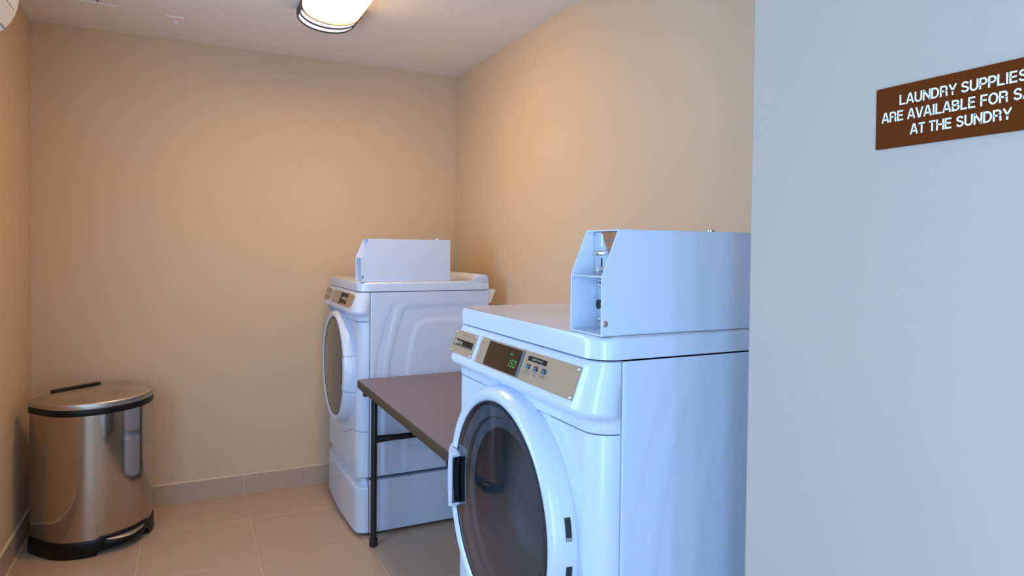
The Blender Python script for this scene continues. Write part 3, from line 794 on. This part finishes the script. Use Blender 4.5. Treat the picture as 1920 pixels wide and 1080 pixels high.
def step_bin():
    t = thing('step_bin', 'brushed steel half-round step bin with black base and pedal in the left corner', 'trash can', (-0.463, 3.620, 0), math.radians(39.5))
    b = new(); ring_rows(b, [(-0.012, 0.040, 1), (-0.002, 0.040, 1), (-0.002, 0.606, 1), (-0.012, 0.606, 1)]); obj('body', b, 'steel', t, ang=30)
    # seam where the sheet is joined
    b = new(); ring_rows(b, [(-0.010, 0.602, 1), (0.0015, 0.602, 1), (0.0030, 0.605, 1), (0.0030, 0.626, 1), (0.0015, 0.6285, 1), (-0.010, 0.6285, 1)]); obj('collar', b, 'black', t, ang=40)
    b = new(); ring_rows(b, [(-0.004, 0.629, 1), (0.0020, 0.630, 1), (0.0022, 0.646, 1), (0.0008, 0.6515, 1), (-0.003, 0.6555, 1), (-0.009, 0.6585, 1), (-0.020, 0.6625, 1), (-0.034, 0.6660, 1), (-0.036, 0.6672, 1), (-0.036, 0.6690, 0.82), (-0.036, 0.6705, 0.6), (-0.036, 0.6715, 0.35), (-0.036, 0.672, 0.1)], cap1=True)
    obj('bin_lid', b, 'steellid', t, ang=32)
    b = new(); box(b, (-0.105, -0.010, 0.640), (0.105, 0.020, 0.6735), 0.003, 2); obj('hinge_cover', b, 'black', t)
    # black base, cut up where the pedal comes out
    def base_rows(spec):
        rows = []
        for sc, zf in spec:
            row = []
            for x, y in bin_outline(sc):
                front = smooth((-y-0.22)/0.06) if abs(x) < 0.115 else 0.0
                edge = smooth((0.115-abs(x))/0.010) if y < -0.15 else 0.0
                row.append((x, y, zf(edge)))
            rows.append(row)
        return rows
    b = new()
    quad_grid(b, base_rows([(-0.02, lambda e: 0.002+0.046*e), (0.004, lambda e: 0.0+0.046*e), (0.0065, lambda e: 0.004+0.044*e), (0.0050, lambda e: 0.055+0.008*e), (0.0040, lambda e: 0.066+0.010*e), (0.0010, lambda e: 0.069+0.010*e), (-0.006, lambda e: 0.069+0.010*e)]), close_u=True)
    obj('base', b, 'black', t, ang=40)
    b = new(); prism(b, [(x, y, 0.004) for x, y in bin_outline(-0.035)], (0, 0, 0.045)); obj('base_plate', b, 'rubber', t, smooth=False)
    # pedal bar with a steel foot pad
    b = new(); rows = []
    K = 20
    for k in range(K+1):
        x = -0.104+0.208*k/K; q = math.sqrt(max(0, 1-(x/0.222)**2)); yf = -0.15-0.19*q
        e = math.sin(PI*k/K)**0.5 if 0 < k < K else 0.0
        yo = -0.006-0.026*e
        rows.append([(x, yf+0.02, 0.062), (x, yf+yo*0.3, 0.0625), (x, yf+yo*0.8, 0.058), (x, yf+yo, 0.050), (x, yf+yo*0.95, 0.042), (x, yf+yo*0.6, 0.037), (x, yf+0.02, 0.036)])
    g = quad_grid(b, rows); b.faces.new(g[0]); b.faces.new(g[-1][::-1]); p = obj('pedal', b, 'black', t, ang=50)
    b = new(); rows = []
    for k in range(K+1):
        x = -0.086+0.172*k/K; q = math.sqrt(max(0, 1-(x/0.222)**2)); yf = -0.15-0.19*q
        e = math.sin(PI*k/K)**0.6 if 0 < k < K else 0.0
        rows.append([(x, yf-0.0050-0.001, 0.0650), (x, yf-0.006-0.010*e, 0.0640), (x, yf-0.006-0.0185*e, 0.0600), (x, yf-0.006-0.0215*e, 0.0560)])
    quad_grid(b, rows); obj('foot_pad', b, 'pad', p, ang=60)
    bpy.context.view_layer.update(); bake_scale(t, 1.03, 1.03, 1.013)
    return t
step_bin()

# ---------------------------------------------------------------- sign
def arcp(cx, cy, rx, ry, a0, a1, n=10):
    return [(cx+rx*math.cos(math.radians(a0+(a1-a0)*k/n)), cy+ry*math.sin(math.radians(a0+(a1-a0)*k/n))) for k in range(n+1)]
SW = 0.155      # stroke width of the bold grotesque capitals, cap height 1
def glyphs():
    h = SW/2; lo, hi = h, 1-h
    g = {}
    g['A'] = (0.76, [[(0.07, 0), (0.335, 1), (0.425, 1), (0.69, 0)], [(0.18, 0.30), (0.58, 0.30)]], True)
    g['D'] = (0.72, [[(0.09, lo), (0.09, hi), (0.30, hi)] + arcp(0.30, 0.5, 0.33, 0.5-h, 90, -90, 14) + [(0.09, lo)]], False)
    g['B'] = (0.70, [[(0.36, 0.53), (0.09, 0.53), (0.09, hi), (0.36, hi)] + arcp(0.36, 0.74, 0.20, hi-0.74, 90, -90)[1:] + [(0.36, 0.53)], [(0.09, 0.53), (0.09, lo), (0.38, lo)] + arcp(0.38, (lo+0.53)/2, 0.225, (0.53-lo)/2, -90, 90)[1:]], False)
    g['E'] = (0.64, [[(0.60, lo), (0.09, lo), (0.09, hi), (0.59, hi)], [(0.09, 0.52), (0.55, 0.52)]], False)
    g['F'] = (0.60, [[(0.09, 0), (0.09, hi), (0.57, hi)], [(0.09, 0.49), (0.51, 0.49)]], False)
    g['H'] = (0.72, [[(0.09, 0), (0.09, 1)], [(0.63, 0), (0.63, 1)], [(0.09, 0.53), (0.63, 0.53)]], False)
    g['I'] = (0.26, [[(0.13, 0), (0.13, 1)]], False)
    g['L'] = (0.60, [[(0.09, 1), (0.09, lo), (0.57, lo)]], False)
    g['N'] = (0.73, [[(0.09, 0), (0.09, 1)], [(0.64, 0), (0.64, 1)], [(0.10, 0.93), (0.63, 0.07)]], False)
    g['O'] = (0.78, [arcp(0.39, 0.5, 0.305, 0.5-h+0.012, 90, 450, 28)], False)
    g['P'] = (0.66, [[(0.09, 0), (0.09, hi), (0.36, hi)] + arcp(0.36, 0.675, 0.215, hi-0.675, 90, -90)[1:] + [(0.09, 0.435)]], False)
    g['R'] = (0.72, [[(0.09, 0), (0.09, hi), (0.38, hi)] + arcp(0.38, 0.70, 0.215, hi-0.70, 90, -90)[1:] + [(0.09, 0.485)], [(0.38, 0.485)] + arcp(0.42, 0.33, 0.17, 0.155, 80, 0, 5) + [(0.595, 0.14), (0.625, 0)]], False)
    g['S'] = (0.66, [arcp(0.33, 0.70, 0.225, 0.22, 12, 180, 9) + arcp(0.36, 0.70, 0.255, 0.18, 190, 262, 5) + [(0.36, 0.50)] + arcp(0.32, 0.29, 0.255, 0.20, 78, 0, 6) + arcp(0.33, 0.29, 0.245, 0.21, -8, -170, 9)], False)
    g['T'] = (0.62, [[(0.31, 0), (0.31, hi)], [(0.02, hi), (0.60, hi)]], False)
    g['U'] = (0.72, [[(0.09, 1), (0.09, 0.36)] + arcp(0.36, 0.355, 0.27, 0.355-h+0.012, 180, 360, 14) + [(0.63, 0.36), (0.63, 1)]], False)
    g['V'] = (0.70, [[(0.06, 1), (0.31, 0.03), (0.39, 0.03), (0.64, 1)]], True)
    g['Y'] = (0.70, [[(0.06, 1), (0.35, 0.42), (0.64, 1)], [(0.35, 0.45), (0.35, 0)]], False)
    g[' '] = (0.30, [], False)
    return g
GL = glyphs()
def stroke(bm, pts, half, put):
    """flat ribbon along a polyline with mitred joins"""
    n = len(pts); P = [Vector((x, y)) for x, y in pts]
    L, R = [], []
    for i in range(n):
        d0 = (P[i]-P[i-1]).normalized() if i > 0 else None
        d1 = (P[i+1]-P[i]).normalized() if i < n-1 else None
        if (P[0]-P[-1]).length < 1e-6:
            if i == 0: d0 = (P[-1]-P[-2]).normalized()
            if i == n-1: d1 = (P[1]-P[0]).normalized()
        if d0 is None: d0 = d1
        if d1 is None: d1 = d0
        t = d0+d1; t = t.normalized() if t.length > 1e-6 else d0
        nn = Vector((-t.y, t.x)); c = max(0.35, nn.dot(Vector((-d0.y, d0.x))))
        L.append(P[i]+nn*(half/c)); R.append(P[i]-nn*(half/c))
    for i in range(n-1):
        q = [put(p) for p in (R[i], R[i+1], L[i+1], L[i])]
        bm.faces.new([bm.verts.new(p) for p in q])
def capitals(bm, mtx, text, xl, xr, yb, cap, z=0.0003):
    tw = sum(GL[c][0] for c in text); sx = (xr-xl)/tw; x = xl
    for c in text:
        w, strokes, steep = GL[c]
        for k, st in enumerate(strokes):
            put = lambda p, x=x: mtx @ Vector((x+(0.02*GL[c][0]+0.95*p.x)*sx, yb+min(1.02, max(-0.02, p.y))*cap, z))
            stroke(bm, st, SW/2, put)
        x += w*sx
def sign():
    y0, y1, z0, z1 = 0.555, 0.357, 1.4782, 1.5550
    b = new(); box(b, (XS-0.0035, y1, z0), (XS-0.0002, y0, z1), 0.0004, 1)
    s = tag(obj('wall_sign', b, 'signbrown', smooth=False), 'brown rectangular sign with white capital lettering about laundry supplies on the near right wall', 'sign')
    h = z1-z0
    fm = Matrix(((0, 0, -1, XS-0.0035), (-1, 0, 0, y0), (0, 1, 0, z0), (0, 0, 0, 1)))
    cap = 0.0127
    for text, xl, xr, f in (('LAUNDRY SUPPLIES', 0.0308, 0.1702, 0.328), ('ARE AVAILABLE FOR SALE', 0.0080, 0.1928, 0.578), ('AT THE SUNDRY', 0.0448, 0.1562, 0.829)):
        b = new(); capitals(b, fm, text, xl, xr, h*(1-f), cap); obj('lettering', b, 'signwhite', s, smooth=False)
sign()

# ---------------------------------------------------------------- ceiling light
def ceiling_light():
    cx, hw, y0, y1 = 0.562, 0.126, 2.40, 3.050
    t = thing('ceiling_light', 'white curved ceiling light with dark banded end, glowing', 'ceiling light', (cx, (y0+y1)/2, H))
    L = (y1-y0)/2
    def arc(off, y, n=24, zoff=0.0):
        return [((hw+off)*math.cos(PI*k/n), y, -0.012-(0.070+off)*math.sin(PI*k/n)**0.8+zoff) for k in range(n+1)]
    b = new(); box(b, (-hw+0.006, -L+0.006, -0.014), (hw-0.006, L-0.006, -0.0002), 0.002, 1); obj('mounting_pan', b, 'acwhite', t, smooth=False)
    b = new(); LE = L-0.131
    rows = [arc(0.0, -LE+2*LE*k/8) for k in range(9)]; g = quad_grid(b, rows); obj('diffuser', b, 'lamp', t, ang=60)
    for s in (-1, 1):
        b = new(); g = quad_grid(b, [arc(0.0, s*(LE+(L-LE)*k/3)) for k in range(4)]); b.faces.new(g[-1]); obj('end_lens', b, 'lampend', t, ang=60)
    for s in (-1, 1):
        for yy in (0.003, 0.064, 0.124):
            y = s*(L-yy)
            b = new(); w = 0.0042
            rows = []
            for off, dy in ((0.0008, -w), (0.0050, -w), (0.0050, w), (0.0008, w)): rows.append(arc(off, y+dy))
            quad_grid(b, rows, close_v=True); obj('end_band', b, 'bronze', t, ang=60)
        for sx in (-1, 1):
            b = new(); ya, yb = sorted((s*(L+0.001), s*(L-0.127)))
            pts = [(hw+0.0005, -0.0005), (hw+0.0042, -0.0005), (hw+0.0042, -0.016), (hw+0.0028, -0.036), (hw-0.0015, -0.036)]
            prism(b, [(sx*x, ya, z) for x, z in pts], (0, yb-ya, 0)); obj('end_bracket', b, 'bronze', t, smooth=False)
    return t
ceiling_light()

# ---------------------------------------------------------------- ceiling plate with sensor, ceiling vent, wall air conditioner
def small_fittings():
    t = thing('ceiling_plate', 'small square ceiling plate with a tiny round sensor near the back wall', 'ceiling plate', (-0.052, 3.457, H))
    b = new(); box(b, (-0.040, -0.049, -0.006), (0.040, 0.049, -0.0002), 0.0015, 1); obj('plate', b, 'ceiling', t, smooth=False)
    b = new(); lathe(b, (0.0, 0.022, -0.006), (0, 0, -1), [(0.010, 0), (0.010, 0.004), (0.007, 0.008), (0.0001, 0.010)], 16); obj('sensor', b, 'acwhite', t)
    t = thing('ceiling_vent', 'pale rectangular ceiling vent plate cut by the top edge of the photo', 'vent', (-0.352, 3.226, H))
    b = new(); a, c = 0.078, 0.152
    for s in (-1, 1):
        box(b, (s*a-0.008 if s > 0 else -a, -c, -0.008), (a if s > 0 else -a+0.008, c, -0.0002), 0.0015, 1)
        box(b, (-a+0.008, s*c-0.008 if s > 0 else -c, -0.008), (a-0.008, c if s > 0 else -c+0.008, -0.0002), 0.0015, 1)
    obj('frame', b, 'ceiling', t, smooth=False)
    b = new(); box(b, (-a+0.008, -c+0.008, -0.003), (a-0.008, c-0.008, -0.0002)); obj('cover', b, 'ceiling', t, smooth=False)
    for k in range(8):
        y = -c+0.03+k*0.026
        b = new(); box(b, (-a+0.014, y, -0.006), (a-0.014, y+0.012, -0.003), 0.001, 1); obj('slat', b, 'ceiling', t, smooth=False)
    b = new(); lathe(b, (0.0, c-0.030, -0.003), (0, 0, -1), [(0.006, 0), (0.006, 0.002), (0.0001, 0.003)], 12); obj('screw', b, 'bronze', t)
    # split air conditioner: only its far lower corner is in the picture
    t = thing('air_conditioner', 'white wall-mounted air conditioner with rounded underside high on the left wall', 'air conditioner', (XL, 2.0, 0.039))
    prof = [(0.0, 2.20), (0.0, 1.900), (0.060, 1.900), (0.120, 1.908), (0.155, 1.917), (0.174, 1.928), (0.1855, 1.9365), (0.1995, 1.959), (0.2095, 1.980), (0.2165, 2.004), (0.2195, 2.027), (0.2205, 2.060), (0.2205, 2.130), (0.216, 2.175), (0.200, 2.200)]
    b = new(); prism(b, [(u, -0.40, z) for u, z in prof], (0, 0.80, 0), bevel=0.003, seg=2); body = obj('housing', b, 'acwhite', t, ang=30)
    def seam(u, z, nm, ln, m, r):
        b = new(); tube(b, [(u, -0.398, z), (u, ln, z)], r, 8); obj(nm, b, m, t)
    seam(0.1862, 1.9365, 'louver_gap', 0.3985, 'rubber', 0.0011)
    seam(0.2128, 1.9890, 'front_seam', 0.370, 'gasket', 0.0008)
    b = new(); box(b, (0.01, -0.35, 2.1995), (0.19, 0.35, 2.204)); obj('intake_grille', b, 'gasket', t, smooth=False)
small_fittings()
